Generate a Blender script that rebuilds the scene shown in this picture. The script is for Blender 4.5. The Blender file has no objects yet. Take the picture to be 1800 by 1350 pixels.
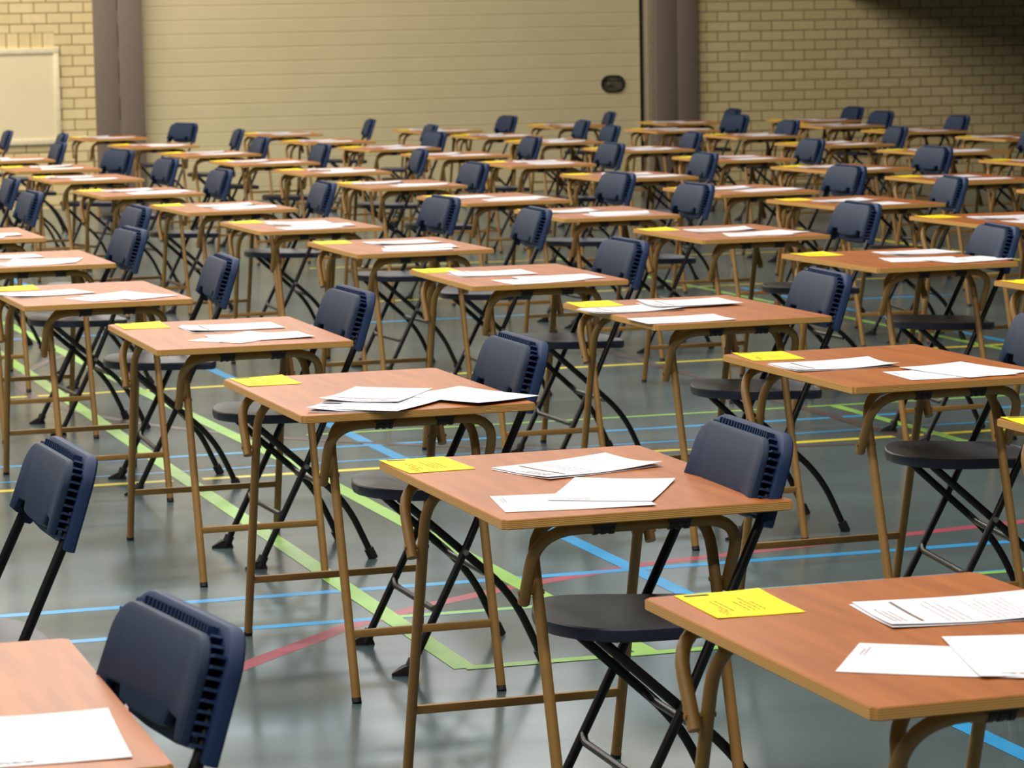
import bpy, bmesh, math, random
from mathutils import Vector, Matrix
PI = math.pi
SC = bpy.context.scene
COL = SC.collection

# ------------------------------------------------------------------ camera
PITCH, ROLL, F_PX, CAM_Z = 0.114999, 0.0193877, 5419.5, 1.6447
cam_d = bpy.data.cameras.new('camera')
cam = bpy.data.objects.new('camera', cam_d)
COL.objects.link(cam)
cam_d.sensor_width = 36.0
cam_d.lens = F_PX / 1800.0 * 36.0
cam_d.clip_end = 200
cam.matrix_world = (Matrix.Translation((0, 0, CAM_Z)) @ Matrix.Rotation(PI / 2 - PITCH, 4, 'X')
                    @ Matrix.Rotation(-ROLL, 4, 'Z'))
cam_d.dof.use_dof = True
cam_d.dof.focus_distance = 7.0
cam_d.dof.aperture_fstop = 13.0
SC.camera = cam

# ------------------------------------------------------------------ world, exposure
w = bpy.data.worlds.new('world')
SC.world = w
w.use_nodes = True
w.node_tree.nodes['Background'].inputs[0].default_value = (0.80, 0.88, 1.0, 1)
w.node_tree.nodes['Background'].inputs[1].default_value = 0.04
SC.view_settings.view_transform = 'Standard'
SC.view_settings.look = 'None'
SC.view_settings.gamma = 1
SC.view_settings.use_curve_mapping = False
SC.view_settings.exposure = 0.14

# ------------------------------------------------------------------ frames of the hall
HALL_O, HALL_A = Vector((0.128, 6.304, 0)), 0.2975          # floor markings and lamps
WALL_O, WALL_A = Vector((-4.402, 29.683, 0)), 0.2924        # back wall, x along it, y behind it
def hall(e, n, z=0.0):
    return HALL_O + Vector((math.cos(HALL_A) * e - math.sin(HALL_A) * n,
                            math.sin(HALL_A) * e + math.cos(HALL_A) * n, z))
CEIL_Z = 7.6

# ------------------------------------------------------------------ unseen lamps, added: rows of long strips along the back wall's direction
LAMP_ROWS = [-8.0, -3.0, 2.0, 7.0, 12.0, 17.0, 21.0]
LAMP_W = [400, 460, 600, 620, 640, 680, 780]
for n, watt in zip(LAMP_ROWS, LAMP_W):
    ld = bpy.data.lights.new('added_strip_light', 'AREA')
    ld.shape = 'RECTANGLE'; ld.size = 15.0; ld.size_y = 0.35
    ld.energy = watt
    ld.color = (1.0, 0.95, 0.89)
    lo = bpy.data.objects.new('added_strip_light', ld)
    COL.objects.link(lo)
    lo.location = hall(-3.2, n, CEIL_Z - 0.16)
    lo.rotation_euler = (0, 0, HALL_A)
ADDED_GLOW = 4.2        # glow strength of the unseen windows added above the door
DESKS = {
    (-1, 0): (-0.857, 4.211, 0.291),
    (0, 0): (0.630, 4.633, 0.311),
    (0, 1): (0.128, 6.304, 0.308),
    (0, 2): (-0.362, 7.963, 0.307),
    (0, 3): (-0.891, 9.610, 0.292),
    (0, 4): (-1.543, 11.200, 0.316),
    (0, 5): (-2.035, 12.974, 0.307),
    (0, 6): (-2.575, 14.684, 0.307),
    (1, 1): (1.552, 6.826, 0.307),
    (1, 2): (1.019, 8.343, 0.315),
    (1, 3): (0.600, 10.088, 0.315),
    (1, 4): (0.023, 11.665, 0.293),
    (1, 5): (-0.482, 13.387, 0.303),
    (1, 6): (-1.016, 14.986, 0.310),
    (1, 7): (-1.546, 16.663, 0.346),
    (1, 8): (-2.215, 18.441, 0.340),
    (1, 9): (-2.789, 20.390, 0.335),
    (1, 10): (-3.283, 22.066, 0.330),
    (1, 11): (-3.854, 23.808, 0.307),
    (1, 12): (-4.609, 26.045, 0.307),
    (2, 3): (2.147, 10.647, 0.307),
    (2, 4): (1.526, 12.126, 0.332),
    (2, 5): (0.991, 13.848, 0.309),
    (2, 6): (0.435, 15.513, 0.277),
    (2, 7): (-0.091, 17.024, 0.333),
    (2, 8): (-0.657, 18.788, 0.300),
    (2, 9): (-1.183, 20.755, 0.304),
    (2, 10): (-1.769, 22.424, 0.339),
    (2, 11): (-2.331, 24.176, 0.350),
    (2, 12): (-3.001, 26.179, 0.328),
    (2, 13): (-3.676, 28.451, 0.305),
    (3, 5): (2.330, 14.375, 0.307),
    (3, 6): (1.798, 16.034, 0.350),
    (3, 7): (1.308, 17.423, 0.308),
    (3, 8): (0.752, 19.295, 0.318),
    (3, 9): (0.196, 21.348, 0.273),
    (3, 10): (-0.387, 23.056, 0.320),
    (3, 11): (-0.950, 24.675, 0.342),
    (3, 12): (-1.538, 26.426, 0.341),
    (3, 13): (-2.090, 28.523, 0.285),
    (4, 6): (3.191, 16.508, 0.307),
    (4, 7): (2.681, 18.209, 0.307),
    (4, 8): (2.143, 19.799, 0.348),
    (4, 9): (1.575, 21.546, 0.286),
    (4, 10): (0.994, 23.473, 0.287),
    (4, 11): (0.383, 25.365, 0.280),
    (4, 12): (-0.097, 26.998, 0.280),
    (4, 13): (-0.645, 28.677, 0.321),
    (5, 8): (3.541, 20.149, 0.307),
    (5, 9): (3.107, 22.087, 0.348),
    (5, 10): (2.510, 23.740, 0.353),
    (5, 11): (2.051, 25.854, 0.280),
    (5, 12): (1.472, 27.630, 0.285),
    (5, 13): (0.591, 29.397, 0.282),
    (6, 10): (3.991, 24.323, 0.307),
    (6, 11): (3.451, 26.217, 0.294),
    (6, 12): (2.975, 27.971, 0.270),
    (6, 14): (1.669, 29.661, 0.270),
    (7, 14): (2.924, 29.541, 0.320),
}
CHAIRS = {
    (-1, 0): (-0.643, 4.224, 0.441),
    (-1, 1): (-1.069, 6.014, 0.351),
    (0, 1): (0.297, 6.162, 0.285),
    (0, 2): (-0.162, 8.040, 0.306),
    (0, 3): (-0.681, 9.666, 0.334),
    (0, 4): (-1.230, 11.245, 0.263),
    (0, 5): (-1.772, 12.966, 0.353),
    (0, 6): (-1.942, 14.646, 0.321),
    (0, 7): (-2.694, 16.259, 0.333),
    (0, 8): (-3.067, 17.940, 0.275),
    (1, 2): (1.289, 8.402, 0.160),
    (1, 3): (0.850, 10.025, 0.249),
    (1, 4): (0.267, 11.710, 0.317),
    (1, 5): (-0.057, 13.872, 0.247),
    (1, 6): (-0.494, 14.969, 0.363),
    (1, 7): (-1.173, 16.690, 0.265),
    (1, 8): (-1.895, 18.481, 0.328),
    (1, 9): (-2.421, 20.360, 0.383),
    (1, 10): (-2.934, 22.030, 0.565),
    (1, 11): (-3.622, 23.735, 0.308),
    (1, 12): (-3.921, 26.016, 0.229),
    (1, 13): (-4.552, 27.070, 0.245),
    (2, 4): (1.750, 12.147, 0.177),
    (2, 5): (1.402, 13.831, 0.309),
    (2, 6): (0.788, 15.772, 0.328),
    (2, 7): (0.443, 17.119, 0.346),
    (2, 8): (-0.371, 18.732, 0.329),
    (2, 9): (-0.773, 21.072, 0.181),
    (2, 10): (-1.520, 22.356, 0.291),
    (2, 11): (-2.099, 24.129, 0.295),
    (2, 12): (-2.454, 26.207, 0.187),
    (2, 13): (-3.108, 28.285, 0.662),
    (3, 6): (2.125, 15.991, 0.157),
    (3, 7): (1.753, 17.444, 0.360),
    (3, 8): (1.076, 19.545, 0.251),
    (3, 9): (0.554, 21.458, 0.328),
    (3, 10): (0.006, 23.034, 0.265),
    (3, 11): (-0.740, 24.595, 0.373),
    (3, 12): (-0.828, 26.422, 0.199),
    (3, 13): (-1.436, 28.446, 0.155),
    (4, 8): (2.580, 19.822, 0.360),
    (4, 9): (1.952, 21.536, 0.261),
    (4, 10): (1.229, 23.401, 0.196),
    (4, 11): (0.677, 25.311, 0.239),
    (4, 12): (0.482, 26.871, 0.180),
    (4, 13): (-0.163, 28.663, 0.356),
    (5, 9): (3.674, 22.549, 0.187),
    (5, 10): (2.819, 23.738, 0.179),
    (5, 11): (2.176, 25.747, 0.262),
    (5, 12): (1.886, 27.614, 0.444),
    (5, 13): (0.801, 29.317, 0.109),
    (6, 11): (3.644, 26.131, 0.229),
    (6, 12): (3.219, 27.902, 0.328),
    (6, 14): (1.991, 29.616, 0.194),
    (7, 14): (3.138, 29.497, 0.286),
}
PAPERS = {
    (-1, 0): [('sheetv', 0.159, -0.237, -0.058)],
    (0, 0): [('card', -0.179, 0.331, -0.032), ('book', 0.121, 0.136, -0.126), ('sheet', -0.068, -0.206, -0.59), ('sheetv', 0.059, -0.22, -0.265)],
    (0, 1): [('card', -0.222, 0.338, 0.047), ('book', 0.058, 0.16, 0.282), ('sheet', -0.103, -0.276, -0.159), ('sheetv', 0.018, -0.176, -0.516)],
    (0, 2): [('card', -0.207, 0.338, 0.021), ('bookv', -0.109, -0.288, -0.485), ('bookv', -0.036, -0.169, -0.576), ('sheet', -0.051, -0.323, 0.823), ('sheetv', 0.176, -0.279, 0.454)],
    (0, 3): [('card', -0.205, 0.338, -0.016), ('book', 0.046, 0.131, 0.016), ('sheetv', 0.016, -0.201, -0.882), ('sheet', 0.061, -0.208, 0.036)],
    (0, 4): [('card', -0.2, 0.338, -0.028), ('book', -0.141, 0.029, 0.232), ('sheet', 0.056, -0.249, 0.359), ('sheetv', 0.113, -0.225, 0.518)],
    (1, 2): [('card', -0.203, 0.338, -0.092), ('book', -0.139, 0.037, -0.017), ('sheet', 0.052, -0.283, -0.064), ('sheetv', 0.118, -0.241, 0.22)],
    (1, 3): [('card', -0.222, 0.337, -0.099), ('book', -0.187, 0.082, 0.028), ('book', 0.044, 0.143, 0.034), ('sheet', -0.164, -0.314, -0.015)],
    (1, 4): [('card', -0.219, 0.338, -0.027), ('book', -0.072, 0.067, 0.03), ('sheet', -0.01, -0.326, 0.139), ('sheet', 0.09, -0.252, 0.071)],
    (2, 4): [('card', -0.188, 0.338, -0.012), ('book', 0.18, 0.184, 0.08), ('sheet', 0.044, -0.133, -0.196), ('sheet', 0.181, -0.258, 0.22)],
}

# ------------------------------------------------------------------ materials
def srgb(r, g, b):
    def f(c):
        c /= 255.0
        return c / 12.92 if c <= 0.04045 else ((c + 0.055) / 1.055) ** 2.4
    return (f(r), f(g), f(b), 1)

def new_mat(name, col, rough=0.5, metal=0.0, spec=0.5):
    m = bpy.data.materials.new(name)
    m.use_nodes = True
    b = m.node_tree.nodes['Principled BSDF']
    b.inputs['Base Color'].default_value = col
    b.inputs['Roughness'].default_value = rough
    b.inputs['Metallic'].default_value = metal
    b.inputs['Specular IOR Level'].default_value = spec
    return m, m.node_tree, b

def noisy(m, nt, b, c1, c2, scale=(8, 8, 8), detail=4, bump=0.0, coord='Object', lo=0.35, hi=0.65, bump_scale=None):
    tc = nt.nodes.new('ShaderNodeTexCoord')
    mp = nt.nodes.new('ShaderNodeMapping'); mp.inputs['Scale'].default_value = scale
    nz = nt.nodes.new('ShaderNodeTexNoise'); nz.inputs['Scale'].default_value = 1; nz.inputs['Detail'].default_value = detail
    cr = nt.nodes.new('ShaderNodeValToRGB')
    cr.color_ramp.elements[0].position = lo; cr.color_ramp.elements[0].color = c1
    cr.color_ramp.elements[1].position = hi; cr.color_ramp.elements[1].color = c2
    L = nt.links
    L.new(tc.outputs[coord], mp.inputs[0]); L.new(mp.outputs[0], nz.inputs['Vector'])
    L.new(nz.outputs['Fac'], cr.inputs[0]); L.new(cr.outputs[0], b.inputs['Base Color'])
    if bump:
        bp = nt.nodes.new('ShaderNodeBump'); bp.inputs['Strength'].default_value = bump; bp.inputs['Distance'].default_value = 0.002
        n2 = nt.nodes.new('ShaderNodeTexNoise'); n2.inputs['Scale'].default_value = bump_scale or 300
        L.new(tc.outputs[coord], n2.inputs['Vector']); L.new(n2.outputs['Fac'], bp.inputs['Height']); L.new(bp.outputs[0], b.inputs['Normal'])
    return tc

def mat_floor():
    m, nt, b = new_mat('floor_vinyl', srgb(84, 104, 104), 0.3)
    L = nt.links
    tc = noisy(m, nt, b, srgb(72, 89, 93), srgb(88, 105, 107), scale=(1.1, 1.1, 1), detail=6)
    # worn, slightly streaky sheen
    mp = nt.nodes.new('ShaderNodeMapping'); mp.inputs['Scale'].default_value = (1.6, 5.0, 1)
    mp.inputs['Rotation'].default_value = (0, 0, -HALL_A)
    nz = nt.nodes.new('ShaderNodeTexNoise'); nz.inputs['Scale'].default_value = 1.0; nz.inputs['Detail'].default_value = 3
    mr = nt.nodes.new('ShaderNodeMapRange')
    mr.inputs['From Min'].default_value = .3; mr.inputs['From Max'].default_value = .7
    mr.inputs['To Min'].default_value = .17; mr.inputs['To Max'].default_value = .22
    L.new(tc.outputs['Object'], mp.inputs[0]); L.new(mp.outputs[0], nz.inputs['Vector'])
    L.new(nz.outputs['Fac'], mr.inputs[0]); L.new(mr.outputs[0], b.inputs['Roughness'])
    return m

def mat_laminate():
    m, nt, b = new_mat('desk_laminate', srgb(170, 98, 50), 0.38, spec=0.3)
    noisy(m, nt, b, srgb(152, 86, 38), srgb(172, 101, 48), scale=(30, 3, 3), detail=5, bump=0.10, bump_scale=500)
    return m

def mat_ply():
    m, nt, b = new_mat('plywood_edge', srgb(196, 148, 88), 0.5)
    L = nt.links
    tc = nt.nodes.new('ShaderNodeTexCoord'); sp = nt.nodes.new('ShaderNodeSeparateXYZ')
    mu = nt.nodes.new('ShaderNodeMath'); mu.operation = 'MULTIPLY'; mu.inputs[1].default_value = 2 * PI / 0.0036
    sn = nt.nodes.new('ShaderNodeMath'); sn.operation = 'SINE'
    cr = nt.nodes.new('ShaderNodeValToRGB')
    cr.color_ramp.elements[0].position = 0.0; cr.color_ramp.elements[0].color = srgb(150, 100, 46)
    cr.color_ramp.elements[1].position = 0.55; cr.color_ramp.elements[1].color = srgb(226, 174, 96)
    mr = nt.nodes.new('ShaderNodeMapRange'); mr.inputs['From Min'].default_value = -1
    L.new(tc.outputs['Object'], sp.inputs[0]); L.new(sp.outputs['Z'], mu.inputs[0]); L.new(mu.outputs[0], sn.inputs[0])
    L.new(sn.outputs[0], mr.inputs[0]); L.new(mr.outputs[0], cr.inputs[0]); L.new(cr.outputs[0], b.inputs['Base Color'])
    return m

def brick_node(nt, vec, w_, h_, mortar, c1, c2, cm, offset=0.5):
    bt = nt.nodes.new('ShaderNodeTexBrick')
    bt.inputs['Scale'].default_value = 1
    bt.inputs['Brick Width'].default_value = w_
    bt.inputs['Row Height'].default_value = h_
    bt.inputs['Mortar Size'].default_value = mortar
    bt.inputs['Mortar Smooth'].default_value = 0.3
    bt.inputs['Color1'].default_value = c1; bt.inputs['Color2'].default_value = c2; bt.inputs['Mortar'].default_value = cm
    bt.offset = offset
    nt.links.new(vec, bt.inputs['Vector'])
    return bt

def mat_brick(name, dx, dz, soldier=False):
    m, nt, b = new_mat(name, srgb(200, 180, 120), 0.75, spec=0.25)
    L = nt.links
    tc = nt.nodes.new('ShaderNodeTexCoord'); sp = nt.nodes.new('ShaderNodeSeparateXYZ')
    L.new(tc.outputs['Object'], sp.inputs[0])
    cb = nt.nodes.new('ShaderNodeCombineXYZ')
    ax = nt.nodes.new('ShaderNodeMath'); ax.inputs[1].default_value = dx
    az = nt.nodes.new('ShaderNodeMath'); az.inputs[1].default_value = dz
    L.new(sp.outputs['X'], ax.inputs[0]); L.new(sp.outputs['Z'], az.inputs[0])
    L.new(ax.outputs[0], cb.inputs[0]); L.new(az.outputs[0], cb.inputs[1])
    c1, c2, cm = srgb(228, 206, 154), srgb(220, 198, 144), srgb(158, 134, 88)
    bt = brick_node(nt, cb.outputs[0], 0.237, 0.102, 0.007, c1, c2, cm)
    col, fac = bt.outputs['Color'], bt.outputs['Fac']
    if soldier:
        s2 = nt.nodes.new('ShaderNodeCombineXYZ')
        a2 = nt.nodes.new('ShaderNodeMath'); a2.inputs[1].default_value = 10.03
        a3 = nt.nodes.new('ShaderNodeMath'); a3.inputs[1].default_value = -1.452
        L.new(sp.outputs['X'], a2.inputs[0]); L.new(sp.outputs['Z'], a3.inputs[0])
        L.new(a2.outputs[0], s2.inputs[0]); L.new(a3.outputs[0], s2.inputs[1])
        bs = brick_node(nt, s2.outputs[0], 0.115, 0.237, 0.007, c1, c2, cm, 0.0)
        def cmp(o, op, v):
            q = nt.nodes.new('ShaderNodeMath'); q.operation = op; q.inputs[1].default_value = v
            L.new(o, q.inputs[0]); return q.outputs[0]
        def mul(a_, b_):
            q = nt.nodes.new('ShaderNodeMath'); q.operation = 'MULTIPLY'; L.new(a_, q.inputs[0]); L.new(b_, q.inputs[1]); return q.outputs[0]
        mask = mul(mul(cmp(sp.outputs['Z'], 'GREATER_THAN', 1.452), cmp(sp.outputs['Z'], 'LESS_THAN', 1.689)), cmp(sp.outputs['X'], 'LESS_THAN', 0.085))
        mx = nt.nodes.new('ShaderNodeMix'); mx.data_type = 'RGBA'
        L.new(mask, mx.inputs['Factor']); L.new(col, mx.inputs['A']); L.new(bs.outputs['Color'], mx.inputs['B'])
        col = mx.outputs['Result']
    nz = nt.nodes.new('ShaderNodeTexNoise'); nz.inputs['Scale'].default_value = 14; nz.inputs['Detail'].default_value = 5
    L.new(tc.outputs['Object'], nz.inputs['Vector'])
    mr = nt.nodes.new('ShaderNodeMapRange'); mr.inputs['To Min'].default_value = .9; mr.inputs['To Max'].default_value = 1.1
    L.new(nz.outputs['Fac'], mr.inputs[0])
    vm = nt.nodes.new('ShaderNodeVectorMath'); vm.operation = 'SCALE'
    L.new(col, vm.inputs[0]); L.new(mr.outputs[0], vm.inputs['Scale']); L.new(vm.outputs[0], b.inputs['Base Color'])
    bp = nt.nodes.new('ShaderNodeBump'); bp.inputs['Strength'].default_value = .6; bp.inputs['Distance'].default_value = .006; bp.invert = True
    L.new(fac, bp.inputs['Height']); L.new(bp.outputs[0], b.inputs['Normal'])
    return m

M = {}
M['floor'] = mat_floor()
M['laminate'] = mat_laminate()
M['ply'] = mat_ply()
M['brick_l'] = mat_brick('yellow_brick_left', 10 * 0.237 - 0.02, 10 * 0.102 - 0.034, True)
M['brick_r'] = mat_brick('yellow_brick_right', -6.741 + 40 * 0.237, 10 * 0.102 - 0.034)
def simple(key, name, c, rough=.5, metal=0., spec=.5, var=0.06, scale=20, bump=0.0, bs=None):
    m, nt, b = new_mat(name, c, rough, metal, spec)
    c1 = tuple(q * (1 - var) for q in c[:3]) + (1,); c2 = tuple(q * (1 + var) for q in c[:3]) + (1,)
    noisy(m, nt, b, c1, c2, scale=(scale,) * 3, bump=bump, bump_scale=bs)
    M[key] = m
simple('fawn', 'fawn_painted_steel', srgb(148, 110, 54), .45, 0, .5)
simple('black_tube', 'black_painted_steel', srgb(12, 9, 10), .34, 0, .45)
simple('navy', 'navy_plastic', srgb(25, 42, 68), .58, 0, .28, bump=.25, bs=600)
simple('navy_dark', 'navy_plastic_shell', srgb(26, 47, 82), .55, 0, .3, bump=.2, bs=600)
simple('seat_navy', 'dark_navy_seat_plastic', srgb(38, 40, 56), .38, 0, .5, bump=.3, bs=700)
simple('rubber', 'black_rubber', srgb(24, 20, 21), .6)
simple('clamp', 'dark_brown_plastic', srgb(44, 30, 24), .5)
simple('rivet', 'steel_rivet', srgb(170, 160, 150), .35, .9)
simple('paper', 'white_paper', srgb(222, 220, 224), .75, 0, .2, var=.01)
simple('paper_shade', 'paper_print_rule', srgb(120, 104, 96), .8, 0, .2)  # printed bar across the booklet
simple('paper_text', 'paper_print_grey', srgb(196, 192, 194), .8, 0, .2)
simple('paper_violet', 'booklet_spine_violet', srgb(150, 140, 190), .8, 0, .2)  # flat violet for booklets
simple('card', 'yellow_card', srgb(255, 228, 6), .6, 0, .25, var=.02)
simple('card_ink', 'card_black_ink', srgb(50, 44, 14), .7)
simple('card_text', 'card_text_ink', srgb(150, 132, 24), .7)
simple('door', 'cream_door_panel', srgb(216, 200, 156), .6, 0, .3, var=.02, scale=3)
simple('pillar', 'grey_brown_steel_post', srgb(130, 114, 100), .6, 0, .3, var=.03)
simple('strip', 'beige_guide_rail', srgb(160, 146, 122), .5)
simple('black', 'black_and_recess_shade', srgb(14, 14, 14), .6)  # handle's own black; also painted shade in the door gap and rib slots
simple('board', 'cream_board', srgb(232, 214, 172), .6, 0, .3, var=.015, scale=3)
simple('board_frame', 'cream_board_frame', srgb(238, 222, 182), .5)
simple('ceiling', 'ceiling_white', srgb(196, 192, 184), .8)
simple('low_bounce', 'low_bounce_dark', srgb(30, 26, 24), .9)  # dark so that the added slab and right wall bounce little light
simple('lamp_body', 'white_lamp_housing', srgb(220, 220, 215), .5)
for key, c in (('line_yellow', (226, 208, 40)), ('line_blue', (40, 150, 208)), ('line_green', (140, 190, 84)),
               ('line_red', (160, 70, 86)), ('line_brown', (80, 64, 62))):
    simple(key, key + '_paint', srgb(*c), .34, 0, .5, var=.08, scale=5)
for key_, col_, st_ in (('glow', (1.0, 0.95, 0.86, 1), ADDED_GLOW), ('glow_low', (0.80, 0.91, 1.0, 1), ADDED_GLOW * .8)):
    mg, nt, b = new_mat('added_pane_' + key_, (0.7, 0.8, 0.9, 1), .2)  # emissive panes, added as an unseen source of glare
    b.inputs['Emission Color'].default_value = col_
    b.inputs['Emission Strength'].default_value = st_
    M[key_] = mg

# ------------------------------------------------------------------ mesh helpers
def finish(bm, name, mats, smooth=True):
    bmesh.ops.recalc_face_normals(bm, faces=bm.faces[:])
    me = bpy.data.meshes.new(name)
    bm.to_mesh(me); bm.free()
    for m in (mats if isinstance(mats, (list, tuple)) else [mats]):
        me.materials.append(M[m])
    if smooth:
        for p in me.polygons: p.use_smooth = True
        try: me.set_sharp_from_angle(angle=math.radians(38))
        except Exception: pass
    return me

def link(name, me, parent=None, loc=None, rotz=None):
    o = bpy.data.objects.new(name, me)
    COL.objects.link(o)
    if parent is not None: o.parent = parent
    if loc is not None: o.location = loc
    if rotz is not None: o.rotation_euler = (0, 0, rotz)
    return o

def struct(name, me, loc=None, rotz=None, parent=None):
    o = link(name, me, parent, loc, rotz)
    if parent is None: o['kind'] = 'structure'
    return o

def tag(o, label, cat, group=None):
    o['label'] = label; o['category'] = cat
    if group: o['group'] = group
    return o

def add_box(bm, lo, hi, mi=0, bev=0.0):
    r = bmesh.ops.create_cube(bm, size=1.0)
    vs = r['verts']
    for v in vs:
        v.co = Vector([lo[k] + (v.co[k] + .5) * (hi[k] - lo[k]) for k in range(3)])
    fs = list({f for v in vs for f in v.link_faces})
    for f in fs: f.material_index = mi
    if bev:
        es = list({e for f in fs for e in f.edges})
        bmesh.ops.bevel(bm, geom=es, offset=bev, segments=2, affect='EDGES', profile=.5)
    return fs

def fillet(pts, rads, seg=7):
    pts = [Vector(p) for p in pts]
    if not isinstance(rads, (list, tuple)): rads = [rads] * len(pts)
    out = [pts[0]]
    for i in range(1, len(pts) - 1):
        a, p, c = pts[i - 1], pts[i], pts[i + 1]
        d1, d2 = (a - p), (c - p)
        r = min(rads[i], d1.length * .49, d2.length * .49)
        p0, p1 = p + d1.normalized() * r, p + d2.normalized() * r
        for k in range(seg + 1):
            t = k / seg
            out.append(p0 * (1 - t) ** 2 + p * 2 * t * (1 - t) + p1 * t * t)
    out.append(pts[-1])
    return out

def add_tube(bm, pts, r, sides=12, cap=True, mi=0, flat=1.0):
    pts = [Vector(p) for p in pts]
    rings = []
    up = None
    for i, p in enumerate(pts):
        if i == 0: t = pts[1] - p
        elif i == len(pts) - 1: t = p - pts[i - 1]
        else: t = (pts[i + 1] - p).normalized() + (p - pts[i - 1]).normalized()
        t.normalize()
        if up is None:
            up = Vector((0, 0, 1)) if abs(t.z) < .9 else Vector((1, 0, 0))
        side = t.cross(up).normalized()
        up = side.cross(t).normalized()
        rings.append([bm.verts.new(p + side * (math.cos(2 * PI * k / sides) * r) + up * (math.sin(2 * PI * k / sides) * r * flat)) for k in range(sides)])
    for a, b_ in zip(rings, rings[1:]):
        for k in range(sides):
            f = bm.faces.new((a[k], a[(k + 1) % sides], b_[(k + 1) % sides], b_[k])); f.material_index = mi
    if cap:
        for rg in (rings[0], rings[-1]):
            f = bm.faces.new(rg); f.material_index = mi
    return rings

def tube_mesh(name, pts, r, mat, rads=0, sides=12, flat=1.0):
    bm = bmesh.new()
    add_tube(bm, fillet(pts, rads) if rads else pts, r, sides, flat=flat)
    return finish(bm, name, mat)

def clean_poly(outline, y0, y1, bm, mapf, mi=0):
    """prism from a closed outline (list of (u, v)); mapf(u, v, w) -> Vector."""
    a = [bm.verts.new(mapf(u, v, y0)) for u, v in outline]
    b_ = [bm.verts.new(mapf(u, v, y1)) for u, v in outline]
    n = len(a)
    for k in range(n):
        f = bm.faces.new((a[k], a[(k + 1) % n], b_[(k + 1) % n], b_[k])); f.material_index = mi
    return a, b_

def sheet_fill(bm, rows, mi=0):
    for r0, r1 in zip(rows, rows[1:]):
        for k in range(len(r0) - 1):
            f = bm.faces.new((r0[k], r0[k + 1], r1[k + 1], r1[k])); f.material_index = mi

# ------------------------------------------------------------------ the setting
def wall_obj(name, me, parent=None):
    if parent is not None: return link(name, me, parent)
    return struct(name, me, WALL_O, WALL_A)

bm = bmesh.new(); add_box(bm, (-16, -10, -.1), (16, 36, 0)); struct('floor', finish(bm, 'floor', 'floor', False))
DOOR0, DOOR1, DOOR_H = 0.931, 6.05, 4.0
bm = bmesh.new()
add_box(bm, (-9, 0, 0), (0.60, .3, DOOR_H)); add_box(bm, (-9, 0, DOOR_H), (-1.5, .3, CEIL_Z))
struct('wall_back_left', finish(bm, 'wall_left', 'brick_l', False), WALL_O, WALL_A)
bm = bmesh.new()
add_box(bm, (6.5, 0, 0), (14, .3, DOOR_H)); add_box(bm, (7.2, 0, DOOR_H), (14, .3, CEIL_Z))
struct('wall_back_right', finish(bm, 'wall_right', 'brick_r', False), WALL_O, WALL_A)
bm = bmesh.new()
for lo_, hi_ in ((DOOR_H, 4.75), (5.45, 6.25), (7.25, CEIL_Z)):
    add_box(bm, (-1.5, .001, lo_), (7.2, .3, hi_))
struct('wall_back_top', finish(bm, 'wall_top', 'brick_r', False), WALL_O, WALL_A)
# sectional door: ribs of the panels are real grooves
bm = bmesh.new()
z = 0.0; step = 0.137; z0 = 1.09 - 7 * step
edges = [0.0] + [z0 + step * k for k in range(0, 40) if z0 + step * k < DOOR_H] + [DOOR_H]
prof = []
for a, c in zip(edges, edges[1:]):
    if c - a < .02: continue
    prof += [(0.006, a), (0.0, a + .007), (0.0, c - .007), (0.006, c)]
front = [[bm.verts.new((x, .10 + y, zz)) for x in (DOOR0 - .1, DOOR1)] for y, zz in prof]
sheet_fill(bm, front)
add_box(bm, (DOOR0 - .1, .125, 0), (DOOR1, .16, DOOR_H))
door = struct('door_1', finish(bm, 'door', 'door', False), WALL_O, WALL_A)
bm = bmesh.new()
def stad(cx, cz, hw, hh, n=10):
    o = []
    for s, a0 in ((1, -PI / 2), (-1, PI / 2)):
        for k in range(n + 1):
            a = a0 + PI * k / n
            o.append((cx + s * (hw - hh) + math.cos(a) * hh, cz + math.sin(a) * hh))
    return o
mp3 = lambda u, v, w_: Vector((u, w_, v))
a, b_ = clean_poly(stad(5.758, 1.06, .128, .088), .088, .101, bm, mp3)
ai, bi = clean_poly(stad(5.758, 1.06, .112, .072), .088, .10, bm, mp3)
for k in range(len(a)):
    bm.faces.new((a[k], a[(k + 1) % len(a)], ai[(k + 1) % len(a)], ai[k]))
bm.faces.new(bi)
h = link('door_handle', finish(bm, 'handle', 'black', False), door); h['label'] = 'black oval recessed door handle'
bm = bmesh.new(); add_box(bm, (5.70, .083, 1.045), (5.735, .10, 1.08), 0, .004)
link('handle_latch', finish(bm, 'latch', 'rivet'), h)
# guide rail and posts
bm = bmesh.new(); add_box(bm, (6.10, .0, 0), (6.18, .22, DOOR_H), 0, .004)
wall_obj('trim_1', finish(bm, 'rail', 'strip'))
bm = bmesh.new(); add_box(bm, (6.045, .16, 0), (6.105, .22, DOOR_H))  # black strip that paints the dark of the gap beside the door
wall_obj('trim_2', finish(bm, 'gap_shade', 'black', False))
bm = bmesh.new()
add_box(bm, (6.175, -.05, 0), (6.40, .25, DOOR_H), 0, .004); add_box(bm, (6.403, -.05, 0), (6.630, .25, DOOR_H), 0, .004)
wall_obj('trim_3', finish(bm, 'post', 'pillar'))
bm = bmesh.new()
add_box(bm, (.463, -.05, 0), (.690, .25, DOOR_H), 0, .004)
add_box(bm, (.697, -.05, 0), (.931, .25, DOOR_H), 0, .004)
for k in range(12):
    add_box(bm, (.689, -.046, .35 * k), (.698, .2, .35 * k + .13))
wall_obj('trim_4', finish(bm, 'post', 'pillar'))
bm = bmesh.new(); add_box(bm, (.3, -.06, DOOR_H - .02), (6.8, .26, DOOR_H + .25), 0, .004)
wall_obj('trim_5', finish(bm, 'lintel', 'pillar'))
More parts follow.
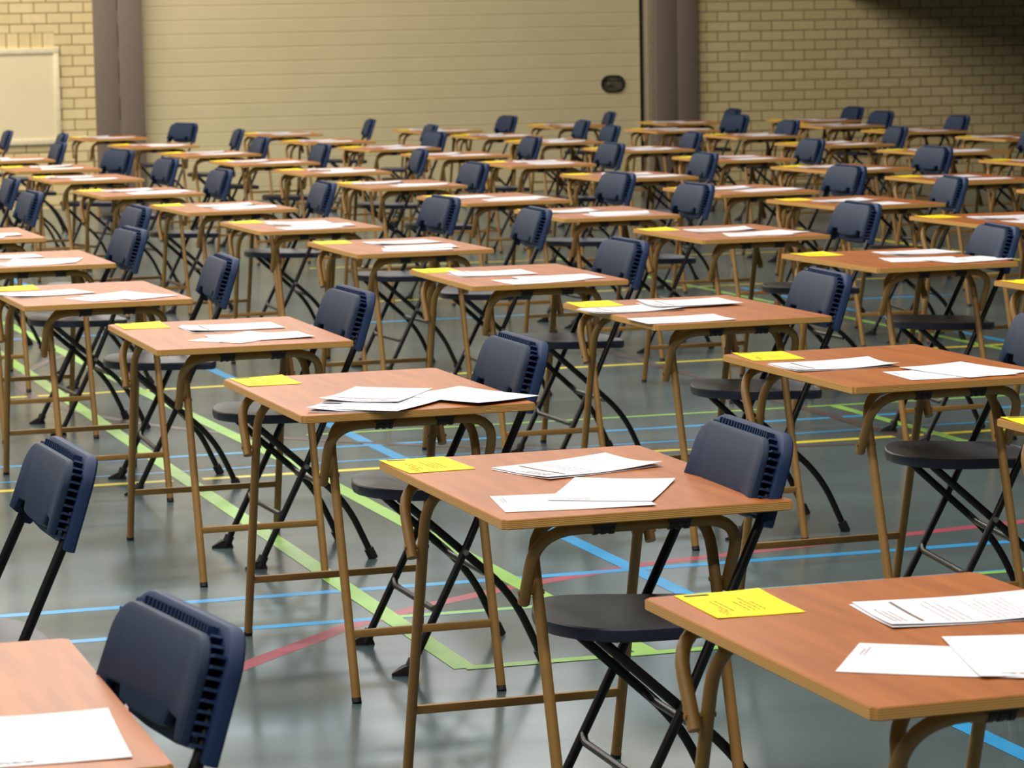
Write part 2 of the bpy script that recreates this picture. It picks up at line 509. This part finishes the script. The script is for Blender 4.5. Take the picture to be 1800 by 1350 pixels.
# two bands of glowing windows added out of view for glare on floor and desks
BANDS = [(4.75, 5.45, 'glow_low'), (6.25, 7.25, 'glow')]
WX0, WN, WW = -1.5, 6, 1.45
nw = 0
for z0_, z1_, gm in BANDS:
    for k in range(WN):
        x0 = WX0 + k * WW
        bm = bmesh.new()
        add_box(bm, (x0, .02, z0_), (x0 + WW, .12, z0_ + .05)); add_box(bm, (x0, .02, z1_ - .05), (x0 + WW, .12, z1_))
        add_box(bm, (x0, .02, z0_ + .05), (x0 + .05, .12, z1_ - .05)); add_box(bm, (x0 + WW - .05, .02, z0_ + .05), (x0 + WW, .12, z1_ - .05))
        nw += 1
        wn = wall_obj('window_%d' % nw, finish(bm, 'window_frame', 'lamp_body', False))
        bm = bmesh.new(); add_box(bm, (x0 + .05, .10, z0_ + .05), (x0 + WW - .05, .115, z1_ - .05))
        link('pane', finish(bm, 'pane', gm, False), wn)
# ceiling
bm = bmesh.new(); add_box(bm, (-16, -10, CEIL_Z), (16, 36, CEIL_Z + .1)); struct('ceiling', finish(bm, 'ceiling', 'ceiling', False))
# unseen slab added to throw shade on the right end of the back wall
bm = bmesh.new(); add_box(bm, (8.2, -8.0, 1.94), (12.6, 0.0, 2.2)); add_box(bm, (8.2, -8.0, 2.2), (8.3, 0, 3.3))
wall_obj('trim_6', finish(bm, 'shade_slab', 'low_bounce', False))
bm = bmesh.new(); add_box(bm, (12.6, -26, 0), (12.9, 0, CEIL_Z)); wall_obj('wall_right', finish(bm, 'wall_r', 'low_bounce', False))  # unseen right wall, coloured dark to cut bounced light
# housings of the added lamps
bm = bmesh.new()
add_box(bm, (-7.5, -.2, -.10), (7.5, .2, 0)); 
lamp_me = finish(bm, 'lamp_housing', 'lamp_body', False)
for k, n in enumerate(LAMP_ROWS):
    o = link('added_ceiling_light', lamp_me, None, hall(-3.2, n, CEIL_Z), HALL_A)
    tag(o, 'added strip light, unseen on the hall ceiling running parallel to the back wall', 'light', 'added ceiling strip lights')

# notice board
nb = link('notice_board', None, None, WALL_O + Vector((math.cos(WALL_A) * -.70, math.sin(WALL_A) * -.70, .62)), WALL_A)
tag(nb, 'blank cream board with pale frame on the brick wall left of the grey post', 'board')
bm = bmesh.new()
for lo, hi in (((-.82, -.035, 0), (.82, 0, .055)), ((-.82, -.035, .865), (.82, 0, .92)), ((-.82, -.035, .055), (-.77, 0, .865)), ((.77, -.035, .055), (.82, 0, .865))):
    add_box(bm, lo, hi, 0, .004)
link('frame', finish(bm, 'frame', 'board_frame'), nb)
bm = bmesh.new(); add_box(bm, (-.775, -.022, .05), (.775, -.004, .87)); link('panel', finish(bm, 'panel', 'board', False), nb)

# floor markings (thin paint on the floor)
NTR = [10]
def marking(pts, width, mat, layer):
    """pts in hall coordinates"""
    bm = bmesh.new()
    P = [hall(*p) for p in pts]
    rows = []
    for i, p in enumerate(P):
        t = (P[min(i + 1, len(P) - 1)] - P[max(i - 1, 0)]).normalized()
        s = Vector((-t.y, t.x, 0)) * width / 2
        rows.append([bm.verts.new(p + s + Vector((0, 0, layer))), bm.verts.new(p - s + Vector((0, 0, layer)))])
    sheet_fill(bm, rows)
    me = finish(bm, 'marking', mat, False)
    NTR[0] += 1
    struct('trim_%d' % NTR[0], me)
def arc(cx, cy, r, a0, a1, n=40):
    return [(cx + r * math.cos(math.radians(a0 + (a1 - a0) * k / n)), cy + r * math.sin(math.radians(a0 + (a1 - a0) * k / n))) for k in range(n + 1)]
Y, B_, G_, R_, K_ = 'line_yellow', 'line_blue', 'line_green', 'line_red', 'line_brown'
marking([(-12, 5.21), (0.14, 5.21)], .055, Y, .0006); marking([(0.25, 5.20), (9, 5.18)], .055, Y, .0006)
marking([(-12, 8.15), (9, 8.16)], .055, Y, .0006)
marking([(-12, 5.86), (9, 5.84)], .045, B_, .0005)
marking([(-12, 5.40), (9, 5.46)], .030, B_, .0005)
marking([(-12, 2.75), (9, 2.76)], .050, B_, .0005)
marking([(-12, 2.35), (9, 2.26)], .045, B_, .0005)
marking([(1.13, -5), (1.06, 8.0), (0.93, 16)], .055, B_, .0009)
marking([(5.06, 4), (5.06, 12)], .05, B_, .0009)
marking([(0.20, 1.55), (0.17, 12.5)], .062, G_, .0012)
marking([(0.705, 1.55), (0.66, 5.2), (0.53, 8.8), (.45, 12)], .062, G_, .0012)
marking([(0.20, 1.55), (9, 1.53)], .045, G_, .0015)
marking([(0.20, 2.30), (9, 2.20)], .035, G_, .0008)
marking([(0.9, 6.26), (5, 6.20)], .035, G_, .0008)
marking([(3.22, 6.2), (3.25, 3.2)], .05, G_, .0012)
marking([(2.4, 12.2), (7, 12.2)], .05, Y, .0006)
marking([(7.55, 11.5), (7.5, 17)], .06, Y, .0006)
marking([(3.0, 15.0), (7.6, 14.6)], .05, Y, .0006)
marking([(-4, 10.9), (6, 10.9)], .05, B_, .0006)
marking([(4.9, 6.2), (4.8, 15)], .05, G_, .0008)
# the red bow of the court
marking([(-1.6, .2), (-1.15, .85), (-.71, 1.38), (-.35, 1.78), (.04, 2.20), (.34, 2.43), (.66, 2.62), (1.15, 2.83), (1.79, 2.96), (2.58, 3.10), (3.6, 3.2), (5, 3.25)], .06, R_, .0003)
marking(arc(3.32, 8.285, 3.27, 150, 262), .05, K_, .0010)
marking([(3.08, 9.2), (3.07, 4.9)], .055, K_, .0011)

# ------------------------------------------------------------------ exam desk (x 0.6 wide, y 0.894 long, candidate side +x)
A2, B2, TOP, TH = .30, .447, .715, .019
def desk_meshes():
    D = {}
    bm = bmesh.new()
    add_box(bm, (-A2, -B2, TOP - TH), (A2, B2, TOP))
    bmesh.ops.bevel(bm, geom=[e for e in bm.edges if abs(e.verts[0].co.z - e.verts[1].co.z) > .01], offset=.008, segments=3, affect='EDGES')
    tops = [f for f in bm.faces if abs(f.normal.z) > .9]
    for f in bm.faces: f.material_index = 1
    for f in tops: f.material_index = 0
    es = [e for e in bm.edges if any(f in tops for f in e.link_faces)]
    bmesh.ops.bevel(bm, geom=es, offset=.0018, segments=2, affect='EDGES')
    for f in bm.faces:
        if f.normal.z < .9 and f.material_index == 0: f.material_index = 1
    D['tabletop'] = finish(bm, 'tabletop', ['laminate', 'ply'], False)
    r = .0117
    zb = TOP - TH - r - .001
    for s, key, hw in ((-1, 'near', .187), (1, 'far', .245)):
        # support frame: bar near the edge, ends sloping inwards and down
        d1 = Vector((0, -s * .085, -.147)).normalized()
        y0 = s * .385
        w_ = hw + .026
        zb2 = zb - .004
        p_end = Vector((0, y0, zb2)) + d1 * .180
        pts = [(-w_, p_end.y, p_end.z), (-w_, y0, zb2), (w_, y0, zb2), (w_, p_end.y, p_end.z)]
        D['support_' + key] = tube_mesh('support_tube', pts, r * 1.04, 'fawn', [0, .115, .115, 0])
        # legs: each side a tube bending in under the top
        for sx in (-1, 1):
            pts = [(sx * hw, s * .470, .012), (sx * hw, s * .262, zb), (sx * .012, s * .262, zb)]
            D['leg_%s_%d' % (key, sx)] = tube_mesh('leg', pts, r, 'fawn', [0, .10, 0])
            bm = bmesh.new(); add_tube(bm, [(sx * hw, s * .4745, 0), (sx * hw, s * .4685, .0125)], r * 1.05, 12)
            D['cap_%s_%d' % (key, sx)] = finish(bm, 'foot_cap', 'rubber')
            bm = bmesh.new()
            zz = .545; yy = s * (.470 - .208 * (zz - .012) / (zb - .012))
            add_tube(bm, [(sx * (hw - .0135), yy, zz), (sx * (w_ + .0145), yy, zz)], .0048, 8)
            D['bolt_%s_%d' % (key, sx)] = finish(bm, 'bolt', 'fawn')
        zz = .163; yy = s * (.470 - .208 * (zz - .012) / (zb - .012))
        bm = bmesh.new(); add_box(bm, (-hw + .004, yy - .007, zz - .0095), (hw - .004, yy + .007, zz + .0095), 0, .002)
        D['stretcher_' + key] = finish(bm, 'stretcher', 'fawn')
        for sx in (-1, 1):
            bm = bmesh.new()
            cx = sx * .078
            for q in range(5):
                rr = .0152 if q % 2 == 0 else .0132
                add_tube(bm, [(cx - .021 + q * .0084, y0, zb2), (cx - .021 + (q + 1) * .0084, y0, zb2)], rr, 12)
            add_box(bm, (cx - .024, y0 - .015, zb2 + .002), (cx + .024, y0 + .015, TOP - TH + .0005), 0, .001)
            D['clamp_%s_%d' % (key, sx)] = finish(bm, 'clamp', 'clamp')
    return D
DM = desk_meshes()
def make_desk():
    root = link('exam_desk', None)
    link('tabletop', DM['tabletop'], root)
    for key in ('near', 'far'):
        link('support_tube', DM['support_' + key], root)
        link('stretcher', DM['stretcher_' + key], root)
        for sx in (-1, 1):
            lg = link('leg', DM['leg_%s_%d' % (key, sx)], root)
            link('foot_cap', DM['cap_%s_%d' % (key, sx)], lg)
            link('bolt', DM['bolt_%s_%d' % (key, sx)], lg)
            link('clamp', DM['clamp_%s_%d' % (key, sx)], root)
    return root

# ------------------------------------------------------------------ folding chair (+x is the way the sitter faces)
def back_outline(hw, v0, v1, rt, tab=True):
    """outline of a backrest shell in (y, v)"""
    o = []
    n = 7
    for k in range(n + 1):
        a = PI / 2 * k / n
        o.append((hw - rt + rt * math.cos(a), v1 - rt + rt * math.sin(a)))
    for k in range(n + 1):
        a = PI / 2 + PI / 2 * k / n
        o.append((-hw + rt + rt * math.cos(a), v1 - rt + rt * math.sin(a)))
    left = [(-hw, v0 - .004), (-hw + .036, v0 - .008), (-hw + .046, v0 + .018), (-hw + .092, v0 + .021), (-hw + .100, v0 + .002), (-.06, v0 - .004)]
    o += left + [(-y, v) for y, v in reversed(left)]
    return o
BU = Vector((-.32, 0, .947)); BN = Vector((-.947, 0, -.32)); B0 = Vector((-.116, 0, .680))
def bmap(u, v, w_):
    u *= 1 - .32 * max(0.0, v)
    return B0 + Vector((0, u, 0)) + BU * v + BN * (w_ - .30 * u * u)
def shell_mesh(name, outline, w0, w1, mat, rim=.007):
    bm = bmesh.new()
    cen = (0, (max(v for _, v in outline) + min(v for _, v in outline)) / 2)
    def ring(off, w_):
        out = []
        n = len(outline)
        for i, (u, v) in enumerate(outline):
            pu, pv = outline[i - 1]; nu, nv = outline[(i + 1) % n]
            t = Vector((nu - pu, nv - pv)); t.normalize()
            nrm = Vector((-t.y, t.x))   # inward for counter-clockwise outline
            out.append(bm.verts.new(bmap(u + nrm.x * off, v + nrm.y * off, w_)))
        return out
    rings = [ring(rim, w0), ring(rim * .3, w0 + rim * .3), ring(0, w0 + rim), ring(0, w1 - rim * .5), ring(rim * .5, w1)]
    for a, b_ in zip(rings, rings[1:]):
        n = len(a)
        for k in range(n):
            bm.faces.new((a[k], a[(k + 1) % n], b_[(k + 1) % n], b_[k]))
    # caps: strips between left and right halves so the panel keeps its curve
    for rg in (rings[0], rings[-1]):
        bmesh.ops.triangulate(bm, faces=[bm.faces.new(rg)])
    return finish(bm, name, mat)

def chair_meshes():
    D = {}
    r = .0104
    for s in (-1, 1):
        y = .215 * s
        pts = [(.188, y, .012), (.035, y, .309), (-.142, y * .93, .680), (-.160, y * .88, .730)]
        D['main_%d' % s] = tube_mesh('leg', pts, r, 'black_tube', [0, .05, .05, 0])
        bm = bmesh.new()
        add_tube(bm, [(.197, y, 0), (.190, y, .010), (.176, y, .038)], .016, 12)
        hv = [bm.verts.new((px, y + q * py, pz)) for px, py, pz in ((.236, .004, .001), (.236, .003, .007), (.200, .015, 0), (.168, .013, 0), (.178, .013, .030), (.205, .013, .024)) for q in (-1, 1)]
        bmesh.ops.convex_hull(bm, input=hv)
        D['toe_%d' % s] = finish(bm, 'foot_cap', 'rubber')
        y2 = .190 * s
        pts = [(.192, y2 * .90, .452), (.035, y2, .309), (-.100, y2, .185), (-.178, y2, .012)]
        D['rear_%d' % s] = tube_mesh('leg', pts, r, 'black_tube', [0, .04, .09, 0])
        bm = bmesh.new()
        add_tube(bm, [(-.184, y2, 0), (-.1795, y2, .010), (-.168, y2, .034)], .0155, 12)
        D['heel_%d' % s] = finish(bm, 'foot_cap', 'rubber')
        bm = bmesh.new()
        add_tube(bm, [(.035, y + s * .010, .309), (.035, y + s * .0155, .309)], .0075, 12)
        D['rivet_%d' % s] = finish(bm, 'rivet', 'rivet')
    D['cross_front'] = tube_mesh('crossbar', [(.106, -.212, .172), (.112, -.185, .160), (.112, .185, .160), (.106, .212, .172)], .0085, 'black_tube', [0, .02, .02, 0], 10)
    D['cross_rear'] = tube_mesh('crossbar', [(-.02, -.188, .262), (-.035, -.165, .240), (-.035, .165, .240), (-.02, .188, .262)], .0085, 'black_tube', [0, .02, .02, 0], 10)
    # seat: dished pan with a deep skirt
    bm = bmesh.new()
    N, K = 22, 20
    def half(x):      # half width along the seat; x from -.135 (rear) to .275 (front)
        if x > .130:
            t = min(1, (x - .130) / .132); return .197 * (max(0, 1 - t ** 2.6)) ** .58
        if x < -.09:
            t = min(1, (-.09 - x) / .045); return .172 * math.sqrt(max(0, 1 - t ** 2.6))
        t = (x + .09) / .22
        return .172 + .025 * (t * t * (3 - 2 * t))
    xs = [-.135 + .397 * (0.5 - 0.5 * math.cos(PI * k / (N - 1))) for k in range(N)]
    xs[0] += .0015; xs[-1] -= .0015
    def top(x, y, h):
        d = .012 * (1 - (y / max(h, .01)) ** 2) * max(0, 1 - ((x - .03) / .18) ** 2)
        return .462 + .016 * (x + .135) / .41 - d - .006 * max(0, (x - .19) / .075) ** 2
    rows = []
    for x in xs:
        h_ = half(x)
        rows.append([bm.verts.new((x, -h_ + 2 * h_ * k / (K - 1), top(x, -h_ + 2 * h_ * k / (K - 1), h_))) for k in range(K)])
    sheet_fill(bm, rows)
    loop = rows[0][:] + [r_[-1] for r_ in rows[1:]] + rows[-1][-2::-1] + [r_[0] for r_ in rows[-2:0:-1]]
    n = len(loop)
    prev = loop
    for dz, off in ((-.003, .003), (-.016, .004), (-.027, .001)):
        cur = []
        for v, base in zip(prev, loop):
            d = Vector((base.co.x - .05, base.co.y, 0)).normalized()
            cur.append(bm.verts.new((base.co.x + d.x * off, base.co.y + d.y * off, base.co.z + dz)))
        for k in range(n):
            bm.faces.new((prev[k], prev[(k + 1) % n], cur[(k + 1) % n], cur[k]))
        prev = cur
    bm.faces.new(prev)
    D['seat'] = finish(bm, 'seat', 'seat_navy')
    D['backrest'] = shell_mesh('backrest', back_outline(.200, .014, .156, .054), 0.0, .019, 'navy', .009)
    D['back_shell'] = shell_mesh('back_shell', back_outline(.230, -.006, .177, .066), .033, .058, 'navy_dark', .009)
    # ribs in the slot between the two shells
    bm = bmesh.new()
    core = [(u, v) for u, v in back_outline(.187, .024, .146, .040)]
    a, b_ = clean_poly(core, .014, .037, bm, bmap, 1)  # black core paints the shade deep in the rib slots
    def rib(u0, v0, u1, v1):
        t = Vector((u1 - u0, v1 - v0)).normalized(); q = Vector((-t.y, t.x)) * .0022
        vs = []
        for w_ in (.0145, .036):
            for (uu, vv) in ((u0 + q.x, v0 + q.y), (u1 + q.x, v1 + q.y), (u1 - q.x, v1 - q.y), (u0 - q.x, v0 - q.y)):
                vs.append(bm.verts.new(bmap(uu, vv, w_)))
        for f in ((0, 1, 2, 3), (4, 5, 6, 7), (0, 1, 5, 4), (1, 2, 6, 5), (2, 3, 7, 6), (3, 0, 4, 7)):
            bm.faces.new([vs[k] for k in f])
    for k in range(19):
        u = -.14 + .28 * k / 18; rib(u, .142, u, .168)
    for k in range(9):
        v = .134 - .0155 * k
        for s in (-1, 1): rib(s * .183, v - .004, s * .214, v + .002)
    for s in (-1, 1):
        rib(s * .150, .138, s * .168, .158); rib(s * .166, .130, s * .188, .146)
    D['rib_band'] = finish(bm, 'rib_band', ['navy_dark', 'black'], False)
    return D
CM = chair_meshes()
def make_chair():
    root = link('folding_chair', None)
    link('seat', CM['seat'], root)
    bk = link('backrest', CM['backrest'], root)
    link('back_shell', CM['back_shell'], bk); link('rib_band', CM['rib_band'], bk)
    for s in (-1, 1):
        a = link('leg', CM['main_%d' % s], root)
        link('foot_cap', CM['toe_%d' % s], a); link('rivet', CM['rivet_%d' % s], a)
        c = link('leg', CM['rear_%d' % s], root); link('foot_cap', CM['heel_%d' % s], c)
    link('crossbar', CM['cross_front'], root); link('crossbar', CM['cross_rear'], root)
    return root

def copy_tree(o, parent=None):
    c = o.copy(); COL.objects.link(c)
    if parent is not None: c.parent = parent
    for ch in list(o.children): copy_tree(ch, c)
    return c

# ------------------------------------------------------------------ papers
def page(bm, w_, h_, z, curl, seed, mi=0, dx=0, dy=0, rot=0, nx=10, ny=8, th=.0006):
    rnd = random.Random(seed)
    cs = [rnd.uniform(0, curl) * (1 if rnd.random() < .6 else .15) for _ in range(4)]
    rows_t, rows_b = [], []
    c, s = math.cos(rot), math.sin(rot)
    for j in range(ny + 1):
        rt, rb = [], []
        for i in range(nx + 1):
            u, v = i / nx, j / ny
            x, y = (u - .5) * w_, (v - .5) * h_
            lift = sum(k_ * max(0, 1 - math.hypot((u - a) * 1.6, (v - b2) * 1.6)) ** 2 for k_, a, b2 in zip(cs, (0, 1, 1, 0), (0, 0, 1, 1)))
            X, Y_ = x * c - y * s + dx, x * s + y * c + dy
            rt.append(bm.verts.new((X, Y_, z + th + lift))); rb.append(bm.verts.new((X, Y_, z + lift)))
        rows_t.append(rt); rows_b.append(rb)
    sheet_fill(bm, rows_t, mi); sheet_fill(bm, rows_b, mi)
    def border(R): return R[0][:] + [r_[-1] for r_ in R[1:]] + R[-1][-2::-1] + [r_[0] for r_ in R[-2:0:-1]]
    t, b2 = border(rows_t), border(rows_b)
    for k in range(len(t)):
        f = bm.faces.new((t[k], t[(k + 1) % len(t)], b2[(k + 1) % len(t)], b2[k])); f.material_index = mi
    def height(x, y):
        u, v = x / w_ + .5, y / h_ + .5
        return z + th + sum(k_ * max(0, 1 - math.hypot((u - a) * 1.6, (v - b3) * 1.6)) ** 2 for k_, a, b3 in zip(cs, (0, 1, 1, 0), (0, 0, 1, 1))) + .0007
    return height

def mark(bm, hgt, x0, y0, x1, y1, mi, n=6):
    rows = []
    for k in range(n + 1):
        t = k / n
        if abs(x1 - x0) > abs(y1 - y0):
            x = x0 + (x1 - x0) * t; rows.append([bm.verts.new((x, y0, hgt(x, y0))), bm.verts.new((x, y1, hgt(x, y1)))])
        else:
            y = y0 + (y1 - y0) * t; rows.append([bm.verts.new((x0, y, hgt(x0, y))), bm.verts.new((x1, y, hgt(x1, y)))])
    sheet_fill(bm, rows, mi)

def text_block(bm, hgt, x0, x1, ys, mi, seed, lw=.0022, along='y'):
    rnd = random.Random(seed)
    for p in ys:
        q = x0
        end = x1 - rnd.uniform(0, .35) * (x1 - x0)
        while q < end:
            l = rnd.uniform(.008, .028)
            if along == 'y': mark(bm, hgt, p, q, p + lw, min(q + l, end), mi, 1)
            else: mark(bm, hgt, q, p, min(q + l, end), p + lw, mi, 1)
            q += l + .004

def booklet_mesh(seed):
    # the candidate sits at +x and reads with lines running along y
    bm = bmesh.new()
    page(bm, .297, .210, 0, .003, seed, 0, -.004, -.003, .03)
    h_ = page(bm, .297, .210, .0022, .010, seed + 50, 0)
    mark(bm, h_, -.094, -.085, -.0885, .085, 1, 10)
    text_block(bm, h_, -.08, .05, [-.135, -.127, -.118], 2, seed + 1, .004)
    text_block(bm, h_, -.09, .09, [-.05 + .012 * k for k in range(4)], 2, seed + 2)
    text_block(bm, h_, -.09, .09, [.02 + .011 * k for k in range(7)], 2, seed + 3, .0014)
    return finish(bm, 'booklet', ['paper', 'paper_shade', 'paper_text'], True)
def sheet_mesh(seed):
    bm = bmesh.new()
    h_ = page(bm, .297, .210, 0, .004, seed, 0)
    text_block(bm, h_, .02, .08, [-.135, -.129], 1, seed, .003)
    return finish(bm, 'sheet', ['paper', 'paper_text'], True)
def card_mesh(seed):
    bm = bmesh.new()
    h_ = page(bm, .148, .210, 0, .001 + .001 * seed, seed, 0, th=.0008)
    mark(bm, h_, -.062, .083, -.020, .094, 1, 3)
    mark(bm, h_, -.064, .060, -.058, .099, 1, 1) if False else None
    text_block(bm, h_, -.06, .05, [-.040, -.031, -.005, .004, .013, .022], 2, seed + 9, .0026)
    text_block(bm, h_, -.09, -.02, [-.052, -.046], 2, seed + 19, .0022)
    return finish(bm, 'card', ['card', 'card_ink', 'card_text'], True)
BOOK = [booklet_mesh(k * 7 + 1) for k in range(4)]
SHEET = [sheet_mesh(k * 5 + 2) for k in range(4)]
CARD = [card_mesh(k + 1) for k in range(3)]

# ------------------------------------------------------------------ placing everything
ORD = ['first', 'second', 'third', 'fourth', 'fifth', 'sixth', 'seventh', 'eighth', 'ninth', 'tenth', 'eleventh', 'twelfth']
LINE = {-1: 'leftmost', 0: 'second', 1: 'third', 2: 'fourth', 3: 'fifth', 4: 'sixth', 5: 'seventh', 6: 'eighth', 7: 'ninth'}
rank = {}
for i in range(-1, 8):
    for q, j in enumerate(sorted(j_ for (i_, j_) in DESKS if i_ == i)): rank[(i, j)] = q
def where(ij):
    if ij == (-1, 0): return 'desk cut off at the bottom left corner'
    if ij == (7, 14): return 'farthest desk, standing alone by the right brick wall'
    if ij == (6, 14): return 'rearmost desk in front of the grey post'
    return '%s desk from the front, %s slanting file' % (ORD[rank[ij]], LINE[ij[0]])
desk0 = chair0 = None
Z_ON = TOP + .0006
for ij in sorted(DESKS):
    x, y, th = DESKS[ij]
    if desk0 is None: desk0 = make_desk(); d = desk0
    else: d = copy_tree(desk0)
    d.location = (x, y, 0); d.rotation_euler = (0, 0, th)
    wh = where(ij)
    tag(d, 'brown-topped exam desk, the ' + wh.replace('desk', 'one', 1) if ij[0] in (-1, 7) or ij == (6, 14) else 'brown-topped exam desk, %s from the front in the %s slanting file' % (ORD[rank[ij]], LINE[ij[0]]), 'desk', 'exam desks in the hall')
    rnd = random.Random(ij[0] * 31 + ij[1] * 7 + 5)
    lst = PAPERS.get(ij)
    if lst is None:
        j1 = lambda s_: rnd.uniform(-s_, s_)
        lst = [('card', -.205 + j1(.02), .325 + j1(.015), j1(.08)),
               ('book', -.03 + j1(.09), .10 + j1(.06), j1(.16)),
               ('sheet', .03 + j1(.05), -.25 + j1(.05), j1(.25))]
        if rnd.random() < .8: lst.append(('sheet', .10 + j1(.05), -.20 + j1(.07), j1(.4)))
    cnt = {}
    tot = {}
    for p in lst: tot[p[0][:4]] = tot.get(p[0][:4], 0) + 1
    lvl = 0.0
    for kind, px, py, pr in lst:
        k4 = kind[:4]
        cnt[k4] = cnt.get(k4, 0) + 1
        v = kind.endswith('v')
        me = {'card': CARD, 'book': BOOK, 'shee': SHEET}[k4]
        me = me[rnd.randrange(len(me))]
        wx = x + math.cos(th) * px - math.sin(th) * py; wy = y + math.sin(th) * px + math.cos(th) * py
        nm = {'card': 'seat_card', 'book': 'question_booklet', 'shee': 'answer_sheet'}[k4]
        zz = Z_ON if k4 == 'card' else Z_ON + (cnt[k4] - 1) * (.0016 if k4 == 'shee' else .006) + (.005 if (k4 == 'shee' and ij == (0, 2)) else 0)
        o = link(nm, me, None, (wx, wy, zz), th + pr + (PI / 2 if v else 0))
        if k4 == 'card': tag(o, 'yellow printed card on the ' + wh, 'card', 'yellow seat cards')
        elif k4 == 'book':
            pre = '' if tot[k4] == 1 else ('lower ' if cnt[k4] == 1 else 'upper ')
            tag(o, pre + 'printed white booklet on the ' + wh, 'paper', 'exam booklets')
        else:
            pre = '' if tot[k4] == 1 else ('underlying ' if cnt[k4] == 1 else 'uppermost ')
            tag(o, pre + 'plain white sheet on the ' + wh, 'paper', 'answer sheets')
CHAIR_LABEL = {
    (-1, 1): 'navy folding chair at the left edge, second nearest, its desk out of frame',
    (0, 7): 'navy folding chair near the left edge, just nearer than one cut by the edge',
    (0, 8): 'navy folding chair half cut by the left edge, behind a similar whole one',
    (1, 13): 'navy folding chair at the far left in front of the cream board'}
for ij in sorted(CHAIRS):
    x, y, th = CHAIRS[ij]
    if chair0 is None: chair0 = make_chair(); c = chair0
    else: c = copy_tree(chair0)
    c.location = (x, y, 0); c.rotation_euler = (0, 0, PI + th)
    tag(c, CHAIR_LABEL.get(ij) or 'navy folding chair of the ' + where(ij), 'chair', 'folding chairs in the hall')
